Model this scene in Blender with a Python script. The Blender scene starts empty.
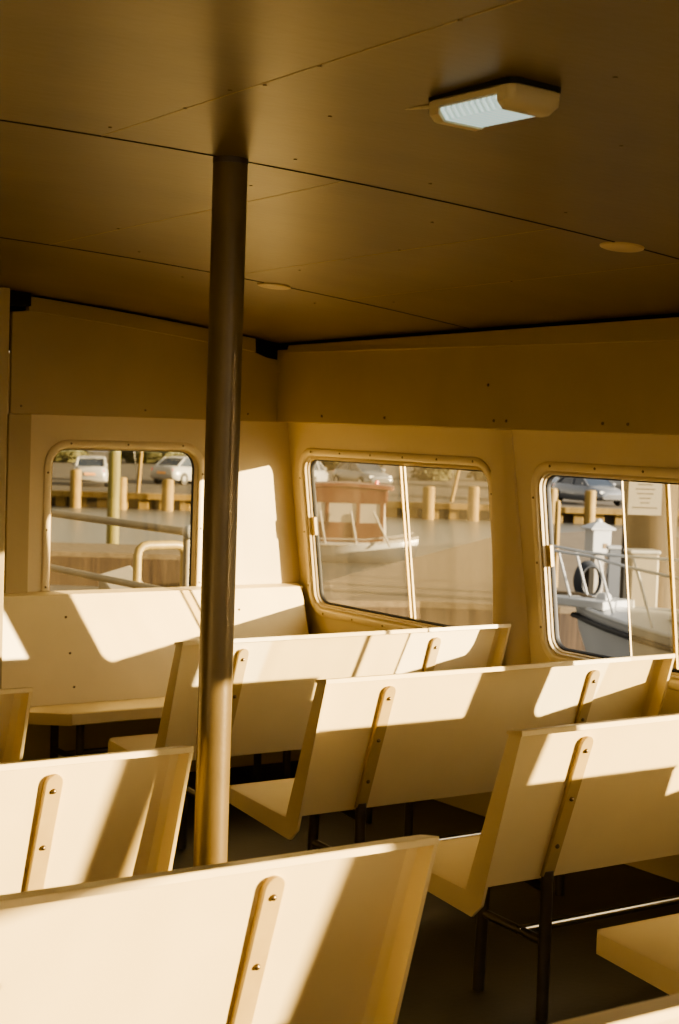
import bpy, math, random
from mathutils import Vector, Matrix
random.seed(7)
SC = bpy.context.scene
COL = SC.collection
H = 1.525                      # eye height above the cabin floor (z=0)
PI = math.pi

# ------------------------------------------------------------------ camera basis
F_PX = 1635.96
YAW, PITCH, ROLL = 0.6025957, 0.0537972, 0.0328628
_f = Vector((math.sin(YAW)*math.cos(PITCH), math.cos(YAW)*math.cos(PITCH), -math.sin(PITCH)))
_r = Vector((math.cos(YAW), -math.sin(YAW), 0)); _u = _r.cross(_f)
CR = math.cos(ROLL)*_r + math.sin(ROLL)*_u
CU = -math.sin(ROLL)*_r + math.cos(ROLL)*_u
EYE = Vector((0, 0, H))
def G(px, py, z):              # survey point: where a sight line meets the level z (relative to the eye)
    d = _f + CR*((px-339.5)/F_PX) - CU*((py-512)/F_PX)
    return EYE + d*(z/d.z)
def GD(px, py, dist):          # survey point at a known distance along the view axis
    return EYE + (_f + CR*((px-339.5)/F_PX) - CU*((py-512)/F_PX))*dist

# ------------------------------------------------------------------ materials
def mat(name, col, rough=.5, metal=0, var=.0, scale=6, bump=0, bscale=60, col2=None, coat=0, spec=.5, stretch=(1,1,1), emit=None):
    m = bpy.data.materials.new(name); m.use_nodes = True
    nt = m.node_tree; b = nt.nodes['Principled BSDF']
    b.inputs['Base Color'].default_value = (*col, 1)
    b.inputs['Roughness'].default_value = rough
    b.inputs['Metallic'].default_value = metal
    b.inputs['Specular IOR Level'].default_value = spec
    b.inputs['Coat Weight'].default_value = coat
    tc = nt.nodes.new('ShaderNodeTexCoord'); mp = nt.nodes.new('ShaderNodeMapping')
    mp.inputs['Scale'].default_value = stretch
    nt.links.new(tc.outputs['Object'], mp.inputs['Vector'])
    if var > 0 or col2:
        n = nt.nodes.new('ShaderNodeTexNoise'); n.inputs['Scale'].default_value = scale; n.inputs['Detail'].default_value = 5
        nt.links.new(mp.outputs[0], n.inputs['Vector'])
        r = nt.nodes.new('ShaderNodeValToRGB')
        c2 = col2 if col2 else tuple(max(0, c*(1-var)) for c in col)
        r.color_ramp.elements[0].position = .3; r.color_ramp.elements[1].position = .7
        r.color_ramp.elements[0].color = (*c2, 1); r.color_ramp.elements[1].color = (*col, 1)
        nt.links.new(n.outputs['Fac'], r.inputs['Fac']); nt.links.new(r.outputs['Color'], b.inputs['Base Color'])
    if bump > 0:
        n2 = nt.nodes.new('ShaderNodeTexNoise'); n2.inputs['Scale'].default_value = bscale; n2.inputs['Detail'].default_value = 3
        nt.links.new(mp.outputs[0], n2.inputs['Vector'])
        bp = nt.nodes.new('ShaderNodeBump'); bp.inputs['Strength'].default_value = bump; bp.inputs['Distance'].default_value = .01
        nt.links.new(n2.outputs['Fac'], bp.inputs['Height']); nt.links.new(bp.outputs['Normal'], b.inputs['Normal'])
    if emit:
        b.inputs['Emission Color'].default_value = (*emit[0], 1); b.inputs['Emission Strength'].default_value = emit[1]
    return m

def glass_mat(name, dirt, tint=(.9,.8,.6), thru=(.96,.96,.94), base=.02):
    m = bpy.data.materials.new(name); m.use_nodes = True
    nt = m.node_tree; nt.nodes.clear()
    out = nt.nodes.new('ShaderNodeOutputMaterial')
    tr = nt.nodes.new('ShaderNodeBsdfTransparent'); tr.inputs[0].default_value = (*thru,1)
    gl = nt.nodes.new('ShaderNodeBsdfGlossy'); gl.inputs['Roughness'].default_value = .02; gl.inputs['Color'].default_value = (.7,.7,.7,1)
    fr = nt.nodes.new('ShaderNodeFresnel'); fr.inputs['IOR'].default_value = 1.10
    m1 = nt.nodes.new('ShaderNodeMixShader')
    nt.links.new(fr.outputs[0], m1.inputs[0]); nt.links.new(tr.outputs[0], m1.inputs[1]); nt.links.new(gl.outputs[0], m1.inputs[2])
    di = nt.nodes.new('ShaderNodeBsdfDiffuse'); di.inputs[0].default_value = (*tint,1)
    tl = nt.nodes.new('ShaderNodeBsdfTranslucent'); tl.inputs[0].default_value = (*tint,1)
    m2 = nt.nodes.new('ShaderNodeMixShader'); m2.inputs[0].default_value = .5
    nt.links.new(di.outputs[0], m2.inputs[1]); nt.links.new(tl.outputs[0], m2.inputs[2])
    tc = nt.nodes.new('ShaderNodeTexCoord'); mp = nt.nodes.new('ShaderNodeMapping'); mp.inputs['Scale'].default_value = (14,14,1.6)
    n = nt.nodes.new('ShaderNodeTexNoise'); n.inputs['Scale'].default_value = .85; n.inputs['Detail'].default_value = 6
    n3 = nt.nodes.new('ShaderNodeTexNoise'); n3.inputs['Scale'].default_value = 3.0; n3.inputs['Detail'].default_value = 4
    nt.links.new(tc.outputs['Object'], mp.inputs[0]); nt.links.new(mp.outputs[0], n.inputs['Vector']); nt.links.new(tc.outputs['Object'], n3.inputs['Vector'])
    mu = nt.nodes.new('ShaderNodeMath'); mu.operation = 'MULTIPLY'
    nt.links.new(n.outputs['Fac'], mu.inputs[0]); nt.links.new(n3.outputs['Fac'], mu.inputs[1])
    mr = nt.nodes.new('ShaderNodeMapRange'); mr.inputs['From Min'].default_value = .12; mr.inputs['From Max'].default_value = .42
    mr.inputs['To Min'].default_value = base; mr.inputs['To Max'].default_value = dirt
    nt.links.new(mu.outputs[0], mr.inputs['Value'])
    m3 = nt.nodes.new('ShaderNodeMixShader')
    nt.links.new(mr.outputs[0], m3.inputs[0]); nt.links.new(m1.outputs[0], m3.inputs[1]); nt.links.new(m2.outputs[0], m3.inputs[2])
    nt.links.new(m3.outputs[0], out.inputs[0])
    return m

def plank_mat(name, c1, c2, scale=(8,8,.6), rough=.8):
    return mat(name, c1, rough, 0, .3, 3, .25, 8, col2=c2, stretch=scale)

M = {}
M['cream']   = mat('cream_gelcoat', (.80,.665,.39), .42, var=.07, scale=5, bump=.02, bscale=180)
M['creamwall'] = mat('cream_wall_paint', (.64,.535,.335), .45, var=.08, scale=3, bump=.03, bscale=90)
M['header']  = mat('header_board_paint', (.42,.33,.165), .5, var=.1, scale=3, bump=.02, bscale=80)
M['strap']   = mat('tan_painted_steel', (.50,.37,.16), .4, var=.12, scale=18)
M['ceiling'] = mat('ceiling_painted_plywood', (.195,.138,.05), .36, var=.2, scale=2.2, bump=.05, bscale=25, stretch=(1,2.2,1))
M['seam']    = mat('dark_joint', (.02,.015,.01), .8)
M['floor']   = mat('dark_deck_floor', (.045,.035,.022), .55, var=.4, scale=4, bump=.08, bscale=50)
M['leg']     = mat('dark_grey_steel', (.12,.10,.08), .38, metal=.5, var=.2, scale=20)
M['chrome']  = mat('bare_steel_tube', (.55,.5,.42), .25, metal=1)
M['bolt']    = mat('bolt_steel', (.20,.15,.09), .35, metal=.8)
M['pole']    = mat('bronze_painted_steel', (.165,.12,.055), .32, var=.2, scale=9, bump=.04, bscale=120, metal=.15)
M['rubber']  = mat('black_rubber', (.012,.012,.014), .6)
M['alu']     = mat('cream_window_trim', (.76,.645,.42), .38, var=.06, scale=8)
M['liner']   = mat('pale_window_liner', (.64,.53,.33), .4)
M['lampbody'] = mat('beige_lamp_plastic', (.62,.55,.38), .45)
M['lens']    = mat('ribbed_lamp_lens', (.6,.68,.64), .3, emit=((.66,.90,.86), .85))
_nt = M['lens'].node_tree; _b = _nt.nodes['Principled BSDF']
_tc = _nt.nodes.new('ShaderNodeTexCoord'); _wv = _nt.nodes.new('ShaderNodeTexWave'); _wv.bands_direction = 'Y'; _wv.inputs['Scale'].default_value = 18
_mr = _nt.nodes.new('ShaderNodeMapRange'); _mr.inputs['To Min'].default_value = .30; _mr.inputs['To Max'].default_value = .60
_nt.links.new(_tc.outputs['Object'], _wv.inputs['Vector']); _nt.links.new(_wv.outputs['Fac'], _mr.inputs['Value']); _nt.links.new(_mr.outputs[0], _b.inputs['Emission Strength'])  # banded emission paints the light and dark of the ribs
M['disc']    = mat('pale_ceiling_cover', (.55,.44,.24), .45)
M['black']   = mat('gap_shade_black', (.006,.006,.01), .9)  # flat black that paints the shade in the openings above the headers
M['glass_clean'] = glass_mat('clear_window_glass', .06, base=.01)
M['glass_dusty'] = glass_mat('dusty_window_glass', .10, tint=(.52,.42,.26), base=.03, thru=(.93,.88,.75))
M['glass_mid'] = glass_mat('salted_window_glass', .065, tint=(.52,.42,.26), base=.015, thru=(.94,.90,.79))
# outside
M['water']   = mat('harbour_water', (.12,.125,.125), .3, bump=.5, bscale=1.2, spec=.12, stretch=(1,1,1))
M['asphalt'] = mat('quay_asphalt', (.12,.095,.065), .85, var=.25, scale=.3)
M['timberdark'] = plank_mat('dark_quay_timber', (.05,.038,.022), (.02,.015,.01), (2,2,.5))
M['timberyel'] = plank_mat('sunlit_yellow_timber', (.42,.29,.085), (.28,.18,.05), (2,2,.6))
M['pier']    = plank_mat('weathered_pier_boards', (.24,.185,.115), (.15,.11,.065), (3,.4,3))
M['pierface'] = plank_mat('brown_pier_fascia', (.17,.105,.055), (.06,.035,.02), (6,6,.3))
M['piling']  = plank_mat('grey_brown_piling', (.20,.145,.075), (.10,.07,.033), (5,5,.25))
M['white']   = mat('white_gelcoat', (.46,.47,.48), .3, var=.04, scale=2)
M['offwhite'] = mat('off_white_paint', (.42,.39,.33), .45, var=.06, scale=5)
M['paper']   = mat('white_notice_paper', (.48,.46,.42), .7)
M['ink']     = mat('grey_print', (.07,.065,.06), .8)
M['mahog']   = mat('varnished_brown_wood', (.26,.10,.045), .4, var=.2, scale=6)
M['canvas']  = mat('hazy_plastic_panel', (.55,.50,.40), .4)
M['hose']    = mat('black_hose', (.02,.025,.035), .5)
M['rail']    = mat('painted_grey_rail', (.36,.32,.24), .4, var=.1, scale=12)
M['railyel'] = mat('yellow_cream_rail', (.45,.35,.14), .4, var=.1, scale=12)
M['carwhite'] = mat('white_car_paint', (.5,.5,.5), .25, coat=.6)
M['carsilver'] = mat('silver_car_paint', (.30,.32,.36), .25, metal=.35, coat=.6)
M['cardark'] = mat('dark_car_paint', (.05,.06,.08), .25, coat=.6)
M['carglass'] = mat('dark_car_glass', (.02,.03,.05), .08, spec=.8)
M['tyre']    = mat('tyre_rubber', (.02,.02,.02), .7)
M['rim']     = mat('alloy_rim', (.55,.55,.55), .3, metal=.8)
M['redlight'] = mat('red_light', (.55,.03,.02), .3, emit=((1,.05,.02), .25))
M['headlight'] = mat('clear_headlight', (.8,.8,.8), .15)
M['plate']   = mat('orange_plate', (.65,.33,.12), .5)
M['leaf']    = mat('olive_foliage', (.13,.125,.04), .8, var=.5, scale=1.2, bump=.5, bscale=4)
M['hill']    = mat('dim_far_bank', (.10,.09,.055), .9, var=.4, scale=.1)
M['greenpole'] = plank_mat('green_stained_pile', (.30,.27,.08), (.17,.15,.05), (4,4,.3))

def dim(names, k):
    for n_ in names:
        for nd in M[n_].node_tree.nodes:
            if nd.type == 'BSDF_PRINCIPLED':
                c = nd.inputs['Base Color'].default_value; nd.inputs['Base Color'].default_value = (c[0]*k,c[1]*k,c[2]*k,1)
            if nd.type == 'VALTORGB':
                for e_ in nd.color_ramp.elements: c = e_.color; e_.color = (c[0]*k,c[1]*k,c[2]*k,1)
dim(['asphalt','timberyel','pier','piling','offwhite','paper','rail','railyel','carwhite','carsilver','greenpole','canvas','leaf'], .6)
dim(['white'], .85)
dim(['pierface','mahog'], .4)
dim(['piling'], .6)
# ------------------------------------------------------------------ mesh builder
class MB:
    def __init__(s): s.v = []; s.f = []
    def add(s, vs, fs, mx=None):
        o = len(s.v)
        s.v += [tuple((mx @ Vector(v)) if mx else Vector(v)) for v in vs]
        s.f += [tuple(i+o for i in f) for f in fs]
        return s
    def box(s, lo, hi, mx=None):
        x0,y0,z0 = lo; x1,y1,z1 = hi
        return s.add([(x0,y0,z0),(x1,y0,z0),(x1,y1,z0),(x0,y1,z0),(x0,y0,z1),(x1,y0,z1),(x1,y1,z1),(x0,y1,z1)],
              [(0,3,2,1),(4,5,6,7),(0,1,5,4),(1,2,6,5),(2,3,7,6),(3,0,4,7)], mx)
    def loft(s, loops, closed=True, cap=True, mx=None):
        n = len(loops[0]); vs = [p for l in loops for p in l]; fs = []
        for i in range(len(loops)-1):
            for j in range(n if closed else n-1):
                k = (j+1) % n
                fs.append((i*n+j, i*n+k, (i+1)*n+k, (i+1)*n+j))
        if cap and closed:
            fs.append(tuple(reversed(range(n)))); fs.append(tuple((len(loops)-1)*n+j for j in range(n)))
        return s.add(vs, fs, mx)
    def prism(s, poly, d, mx=None):      # poly of 3D points, extruded by vector d
        d = Vector(d); return s.loft([[Vector(p) for p in poly], [Vector(p)+d for p in poly]], mx=mx)
    def tube(s, pts, r, n=12, mx=None, r2=None):
        pts = [Vector(p) for p in pts]; loops = []
        up = None
        for i, p in enumerate(pts):
            if i == 0: t = pts[1]-p
            elif i == len(pts)-1: t = p-pts[i-1]
            else: t = (pts[i+1]-p).normalized() + (p-pts[i-1]).normalized()
            t.normalize()
            if up is None:
                up = Vector((0,0,1)) if abs(t.z) < .9 else Vector((1,0,0))
            a = t.cross(up).normalized(); b = a.cross(t).normalized(); up = b
            rr = r if r2 is None else r+(r2-r)*i/(len(pts)-1)
            loops.append([p + a*rr*math.cos(2*PI*k/n) + b*rr*math.sin(2*PI*k/n) for k in range(n)])
        return s.loft(loops, mx=mx)
    def lathe(s, prof, n=20, mx=None):   # prof [(r,z)...]
        return s.loft([[(r*math.cos(2*PI*k/n), r*math.sin(2*PI*k/n), z) for k in range(n)] for r, z in prof], mx=mx)
    def build(s, name, m, parent=None, smooth=None, bevel=0, kind=None, label=None, loc=None, seg=2):
        me = bpy.data.meshes.new(name); me.from_pydata(s.v, [], s.f); me.validate()
        import bmesh
        bm = bmesh.new(); bm.from_mesh(me); bmesh.ops.recalc_face_normals(bm, faces=bm.faces); bm.to_mesh(me); bm.free()
        if m: me.materials.append(m)
        if smooth is not None:
            me.shade_smooth(); me.set_sharp_from_angle(angle=math.radians(smooth))
        o = bpy.data.objects.new(name, me); COL.objects.link(o)
        if parent: o.parent = parent
        if loc: o.location = loc
        if bevel:
            bv = o.modifiers.new('bevel', 'BEVEL'); bv.width = bevel; bv.segments = seg; bv.limit_method = 'ANGLE'; bv.angle_limit = math.radians(40)
        if kind: o['kind'] = kind
        if label: o['label'] = label
        return o
def thing(name, label, cat, loc=(0,0,0), rz=0, group=None):
    o = bpy.data.objects.new(name, None); COL.objects.link(o); o.empty_display_size = .1
    o.location = loc; o.rotation_euler = (0,0,rz); o['label'] = label; o['category'] = cat
    if group: o['group'] = group
    return o
def tag(o, label, cat, group=None, kind=None):
    o['label'] = label; o['category'] = cat
    if group: o['group'] = group
    if kind: o['kind'] = kind
    return o
def dup(root, loc, rz, label, group=None):
    def cp(o, par):
        c = o.copy(); COL.objects.link(c)
        if par: c.parent = par
        for ch in list(o.children): cp(ch, c)
        return c
    r = cp(root, None); r.location = loc; r.rotation_euler = (0,0,rz); r['label'] = label
    if group: r['group'] = group
    return r
def T(x,y,z): return Matrix.Translation((x,y,z))
def RZ(a): return Matrix.Rotation(a,4,'Z')

# ------------------------------------------------------------------ cabin shell
XL, YB, YF = -1.7, -3.0, 6.12
XH, SL = 3.865, .13                       # side wall: vertical header face, sloping wall below
CS = math.cos(math.atan(SL))
XW0 = 3.915
def xw(z): return XW0 + SL*(H-z)            # side wall inner face at height z (z<=H)
def ceil(x, y): return H + .538 - .0238*(x-1.033)**2 + .0186*(6.12-y)

# floor
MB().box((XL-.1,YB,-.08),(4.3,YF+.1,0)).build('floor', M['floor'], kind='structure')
# ceiling, cambered
nx = 40; loopsT = []
mb = MB(); xs = [XL-.15 + (4.05-XL+.15)*i/nx for i in range(nx+1)]
vs = [(x, y, ceil(x,y)+dz) for dz in (0,.05) for y in (YB, YF+.15) for x in xs]; n = nx+1; fs = []
for i in range(nx):
    fs += [(i, i+1, n+i+1, n+i), (2*n+i, 3*n+i, 3*n+i+1, 2*n+i+1), (i, 2*n+i, 2*n+i+1, i+1), (n+i, n+i+1, 3*n+i+1, 3*n+i)]
fs += [(0, n, 3*n, 2*n), (nx, 2*n+nx, 3*n+nx, n+nx)]
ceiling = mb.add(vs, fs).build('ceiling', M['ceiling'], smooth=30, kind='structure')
# joints between the ceiling panels
def strip_x(y, x0, x1, w):
    m_ = MB(); k = 40
    m_.loft([[(x, y-w/2, ceil(x,y)+.004), (x, y-w/2, ceil(x,y)-.0015), (x, y+w/2, ceil(x,y)-.0015), (x, y+w/2, ceil(x,y)+.004)]
             for x in [x0+(x1-x0)*i/k for i in range(k+1)]])
    return m_
for y in (-.1, 1.52, 3.16, 4.80):
    strip_x(y, XL, 3.86, .006).build('panel_joint', M['seam'], ceiling)
for x, a, b in ((1.535,YB,3.16),(2.16,3.16,4.80),(2.82,3.16,4.80),(1.10,4.80,6.1),(3.30,3.16,4.80),(-.4,YB,6.1)):
    MB().loft([[(x-.0012,y,ceil(x,y)-.0008),(x+.0012,y,ceil(x,y)-.0008),(x+.0012,y,ceil(x,y)+.004),(x-.0012,y,ceil(x,y)+.004)] for y in (a,b)]).build('panel_joint', M['strap'], ceiling)
scr = MB().lathe([(.0001,-.002),(.0035,-.002),(.0045,0),(.0001,.001)], 8).build('ceiling_screw', M['bolt'], ceiling)
pts = [(1.518,2.602),(1.544,2.523),(1.539,2.339),(1.532,2.793),(1.537,1.959),(1.507,3.062),(1.767,2.645),(1.933,2.038),(1.929,1.76),(2.15,3.7),(2.15,4.3),(2.87,4.442),(2.81,3.824),(2.05,3.4),(2.6,3.4),(2.75,5.0),(3.3,5.0),(2.3,3.02),(2.7,3.0),(3.1,3.0),(2.4,4.65),(3.4,4.65),(1.95,3.05),(2.3,2.4),(1.25,3.4),(3.3,3.9)]
for i, (x, y) in enumerate(pts):
    o = scr if i == 0 else scr.copy()
    if i: COL.objects.link(o); o.parent = ceiling
    o.location = (x, y, ceil(x,y))

# rounded rectangle helper: 2D loop
def rrect(a0, a1, b0, b1, r, k=6):
    pts = []
    for (cx, cy, s0) in ((a1-r,b1-r,0),(a0+r,b1-r,PI/2),(a0+r,b0+r,PI),(a1-r,b0+r,1.5*PI)):
        for i in range(k+1):
            t = s0 + PI/2*i/k; pts.append((cx+r*math.cos(t), cy+r*math.sin(t)))
    return pts
def holed_panel(a0,a1,b0,b1, hole, fn, th):
    """plate a0..a1 x b0..b1 with a rounded hole; fn(a,b,d)->3D point, d = depth behind the face"""
    k = 6; hp = rrect(*hole, k); n = len(hp); m_ = MB()
    cor = [(a1,b1),(a0,b1),(a0,b0),(a1,b0)]
    for d in (0, th):
        vs = [fn(a,b,d) for a,b in hp] + [fn(a,b,d) for a,b in cor]; fs = []
        for c in range(4):
            for i in range(k): fs.append((c*(k+1)+i, c*(k+1)+i+1, n+c))
            fs.append((c*(k+1)+k, ((c+1)%4)*(k+1), n+(c+1)%4, n+c))
        m_.add(vs, fs)
    m_.loft([[fn(a,b,0) for a,b in hp],[fn(a,b,th) for a,b in hp]], cap=False)
    m_.loft([[fn(a,b,0) for a,b in cor],[fn(a,b,th) for a,b in cor]], cap=False)
    return m_
# side walls. (a = along y, b = distance down the slope measured from header bottom, d = depth outward)
def fn_right(a, b, d):
    z = H - b*CS; return Vector((XW0 + b*CS*SL + d*CS, a, z + d*SL*CS))
def fn_left(a, b, d):
    v = fn_right(a, b, d); return Vector((XL + XW0 - v.x, v.y, v.z))
def fn_front(a, b, d): return Vector((a, YF + d, H - b))
TH = .05
WIN = [(4.745,6.02),(3.15,4.47),(1.50,2.915),(.09,1.36),(-1.50,-.315)]
SB = H/CS + .02
PER = 1.55
bays = [4.73 - PER*i for i in range(5)]; bays[4] -= .10     # forward edge of frame = bay + 1.27
wall_right = MB(); wall_left = MB()
for i, y0 in enumerate(bays):
    lo = y0 - .125; hi = y0 + PER - .125 if i else YF + .0
    lo = max(lo, YB) if i < 4 else YB; hi = bays[3]-.125 if i == 4 else hi; lo = bays[2]-.19 if i == 2 else lo; hi = bays[2]-.19 if i == 3 else hi
    wall_right.v, wall_right.f
    a = holed_panel(lo, hi, 0, SB, (WIN[i][0], WIN[i][1], .145, .824, .07), fn_right, TH); wall_right.add(a.v, a.f)
    if i < 3: wall_left.loft([[fn_left(a_,b_,d_) for a_,b_ in ((lo,0),(hi,0),(hi,SB),(lo,SB))] for d_ in (0,TH)])  # unseen forward part left solid to cut fill light from this side
    else: a = holed_panel(lo, hi, 0, SB, (WIN[i][0], WIN[i][1], .145, .824, .07), fn_left, TH); wall_left.add(a.v, a.f)
wall_right = wall_right.build('wall_right', M['creamwall'], kind='structure')
wall_left = wall_left.build('wall_left', M['creamwall'], kind='structure')
# front bulkhead, with its window and the doorway side
WA0, WA1 = 2.79, 3.468
wf = holed_panel(2.59, 3.94, -.24, H, (WA0, WA1, .135, .80, .075), fn_front, TH)
wf.prism([(3.94,YF,H),(3.94,YF,0),(4.13,YF,0)],(0,TH,0)); wf.box((XL-.1, YF, 0), (1.55, YF+TH, 2.15)); wf.box((1.55, YF, H+.30), (2.59, YF+TH, 2.15))
wall_front = wf.build('wall_front', M['creamwall'], kind='structure')
MB().box((XL-.2, YB-.06, 0), (4.3, YB, .85)).box((XL-.2, YB-.06, 1.95), (4.3, YB, 2.2)).box((XL-.2,YB-.06,.85),(XL+.2,YB,1.95)).box((3.4,YB-.06,.85),(4.3,YB,1.95)).box((.9,YB-.06,.85),(1.1,YB,1.95)).build('wall_back', M['creamwall'], kind='structure')  # unseen aft wall, its wide openings shaped to let fill light in
# door in the bulkhead and the post beside it
d1 = MB().box((1.555, YF+.01, 0), (2.585, YF+.045, H+.29)).build('door_1', M['header'], kind='structure', bevel=.004)
MB().lathe([(.0001,0),(.028,0),(.03,.012),(.012,.03),(.012,.05),(.03,.06),(.026,.08),(.0001,.083)], 14, T(1.68,YF+.01,.95) @ Matrix.Rotation(PI/2,4,'X')).build('door_knob', M['chrome'], d1, smooth=40)
MB().box((2.05, 5.44, 0), (2.308, 5.50, H+.44)).build('trim_1', M['header'], kind='structure', bevel=.006)
# jamb strip beside the bulkhead window
MB().box((2.592, YF-.018, .3), (2.69, YF, H-.002)).build('trim_2', M['header'], kind='structure', bevel=.004)
# header boards
def header_side(sign, name):
    def X(x): return x if sign > 0 else XL + XH - x
    m_ = MB()
    m_.loft([[(X(XH-.016),y,H),(X(XH-.016),y,H+.315),(X(XH+.06),y,H+.315),(X(XH+.06),y,H-.001)] for y in (YB, YF-.002)])
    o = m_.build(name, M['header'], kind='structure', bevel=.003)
    m2 = MB(); m2.loft([[(X(XH-.032),y,H+.300),(X(XH-.022),y,ceil(XH,y)-.016),(X(XH+.01),y,ceil(XH,y)-.016),(X(XH+.01),y,H+.300)] for y in (YB, 4.0, YF-.10)])
    m2.build('cornice_lip', M['header'], o, bevel=.003)
    # black box painting the shade between lip and ceiling
    m3 = MB(); m3.box((min(X(XH+.004),X(XH+.09)), YB, H+.29), (max(X(XH+.004),X(XH+.09)), YF, H+.42)); m3.build('gap_shade', M['black'], o)
    for y, dz in ((5.3,.03),(4.05,.03),(4.62,.03),(4.55,.03),(3.93,.03),(4.66,.16),(5.75,.03)):
        MB().lathe([(.0001,0),(.006,0),(.005,.003),(.0001,.003)], 8, T(X(XH-.016),y,H+dz) @ Matrix.Rotation(-PI/2*sign,4,'Y')).build('screw', M['bolt'], o)
    return o
header_side(1, 'trim_3'); header_side(-1, 'trim_4')
# header on the bulkhead follows the camber
hb = MB(); ks = 16; xs = [2.60+(XH-2.60)*i/ks for i in range(ks+1)]
hb.loft([[(x,YF-.014,H-.002),(x,YF-.014,ceil(x,YF)-(.062 if x < 3.73 and x > 2.66 else .078)),(x,YF+.01,ceil(x,YF)-(.062 if x < 3.73 and x > 2.66 else .078)),(x,YF+.01,H-.002)] for x in xs])
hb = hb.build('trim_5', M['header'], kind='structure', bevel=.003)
lp = MB(); xs = [2.665+(3.725-2.665)*i/ks for i in range(ks+1)]
lp.loft([[(x,YF-.026,ceil(x,YF)-.066),(x,YF-.020,ceil(x,YF)-.008),(x,YF+.01,ceil(x,YF)-.008),(x,YF+.01,ceil(x,YF)-.066)] for x in xs])
lp.build('cornice_lip', M['header'], hb, bevel=.002)
MB().box((2.40,YF+.012,H+.25),(3.95,YF+.09,H+.60)).build('gap_shade', M['black'], hb)  # black box painting the shade behind the bulkhead lip
for x in (2.645, 3.2, 3.70): MB().lathe([(.0001,0),(.005,0),(.004,.003),(.0001,.003)], 8, T(x,YF-.014,H+.03) @ Matrix.Rotation(PI/2,4,'X')).build('screw', M['bolt'], hb)
# black block painting the shade in the bulkhead header's left notch
MB().box((2.30, YF-.05, H+.425), (2.662, YF+.011, H+.50)).build('trim_6', M['black'], kind='structure')
# upright ribs between the side windows (vertical inner face against the sloping wall) and in the corner
for k_, yc in enumerate((4.62, 3.045, 1.40, -.16, -1.72)):
    for sgn, nm in ((1,'right'),(-1,'left')):
        X = (lambda x: x) if sgn > 0 else (lambda x: XL+XW0-x)
        m_ = MB()
        st = [(H-.004, .014), (H-.25,.024), (H-.75,.058), (.05,.10)]
        m_.loft([[(X(xw(z)-dp),yc+.02,z),(X(xw(z)-dp),yc+.085,z),(X(xw(z)+.02),yc+.088,z),(X(xw(z)+.02),yc-.03-.5*dp,z),(X(xw(z)-dp*.3),yc-.02-.4*dp,z),(X(xw(z)-dp*.8),yc+.006,z)] for z,dp in st])
        m_.build('trim_%d' % (10+k_*2+(sgn<0)), M['creamwall'], kind='structure', smooth=35)

# windows ------------------------------------------------------------
def loop3(fn, a0,a1,b0,b1,r,d): return [fn(a,b,d) for a,b in rrect(a0,a1,b0,b1,max(r,.01),6)]
def window(idx, fn, a0,a1,b0,b1,r, panes, screws=True, q=1):
    """a0..b1 = clear opening in the wall; frame ring sits on the face"""
    def lp(ins, d): return loop3(fn, a0+ins, a1-ins, b0+ins, b1-ins, r-ins, d)
    fr = MB()
    fr.loft([lp(-.034,0),lp(-.034,-.004),lp(-.030,-.007),lp(-.008,-.008),lp(-.004,-.006),lp(-.002,0),lp(.001,.006),lp(.001,.05),lp(-.001,.055)], cap=False)
    fo = fr.build('window_%d' % idx, M['alu'], kind='structure', smooth=50)
    li = MB(); li.loft([lp(.0015,.003),lp(.008*q,.001),lp(.010*q,.006),lp(.010*q,.016),lp(.014*q,.014),lp(.017*q,.018),lp(.017*q,.03),lp(.0015,.032)], cap=False)
    li.build('window_liner', M['liner'], fo, smooth=40)
    ga = MB(); ga.loft([lp(.010*q,.030),lp(.021*q,.024),lp(.024*q,.030),lp(.024*q,.040),lp(.010*q,.044)], cap=False)
    ga.build('gasket', M['rubber'], fo, smooth=40)
    for (pa0,pa1,dep,gm,corn) in panes:
        rr = rrect(pa0,pa1,b0+.014,b1-.014,.006 if not corn else r-.014,6)
        if corn:  # keep only outer corners round
            out = []
            for (a,b) in rr: out.append((a,b))
            rr = out
        p_ = MB(); p_.loft([[fn(a,b,dep) for a,b in rr],[fn(a,b,dep+.004) for a,b in rr]])
        p_.build('pane', M[gm], fo)
    if screws:
        per = []
        na = max(2, round((a1-a0)/.22)); nb = 3
        for i in range(na): 
            a = a0+.08+(a1-a0-.16)*i/(na-1); per += [(a,b0-.019),(a,b1+.019)]
        for i in range(nb):
            b = b0+.10+(b1-b0-.20)*i/(nb-1); per += [(a0-.019,b),(a1+.019,b)]
        first = None
        for a,b in per:
            p = fn(a,b,-.008); q = fn(a,b,-.011); dv = (q-p).normalized()
            rot = Vector((0,0,1)).rotation_difference(dv).to_matrix().to_4x4()
            if first is None:
                first = MB().lathe([(.0001,0),(.0048,0),(.004,.0022),(.0001,.003)], 8).build('screw', M['bolt'], fo); o = first
            else:
                o = first.copy(); COL.objects.link(o); o.parent = fo
            o.matrix_basis = Matrix.Translation(p) @ rot
    return fo
window(1, fn_front, WA0, WA1, .135, .80, .075, [(WA0+.004, WA1-.004, .034, 'glass_mid', True)], q=.35)
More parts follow.
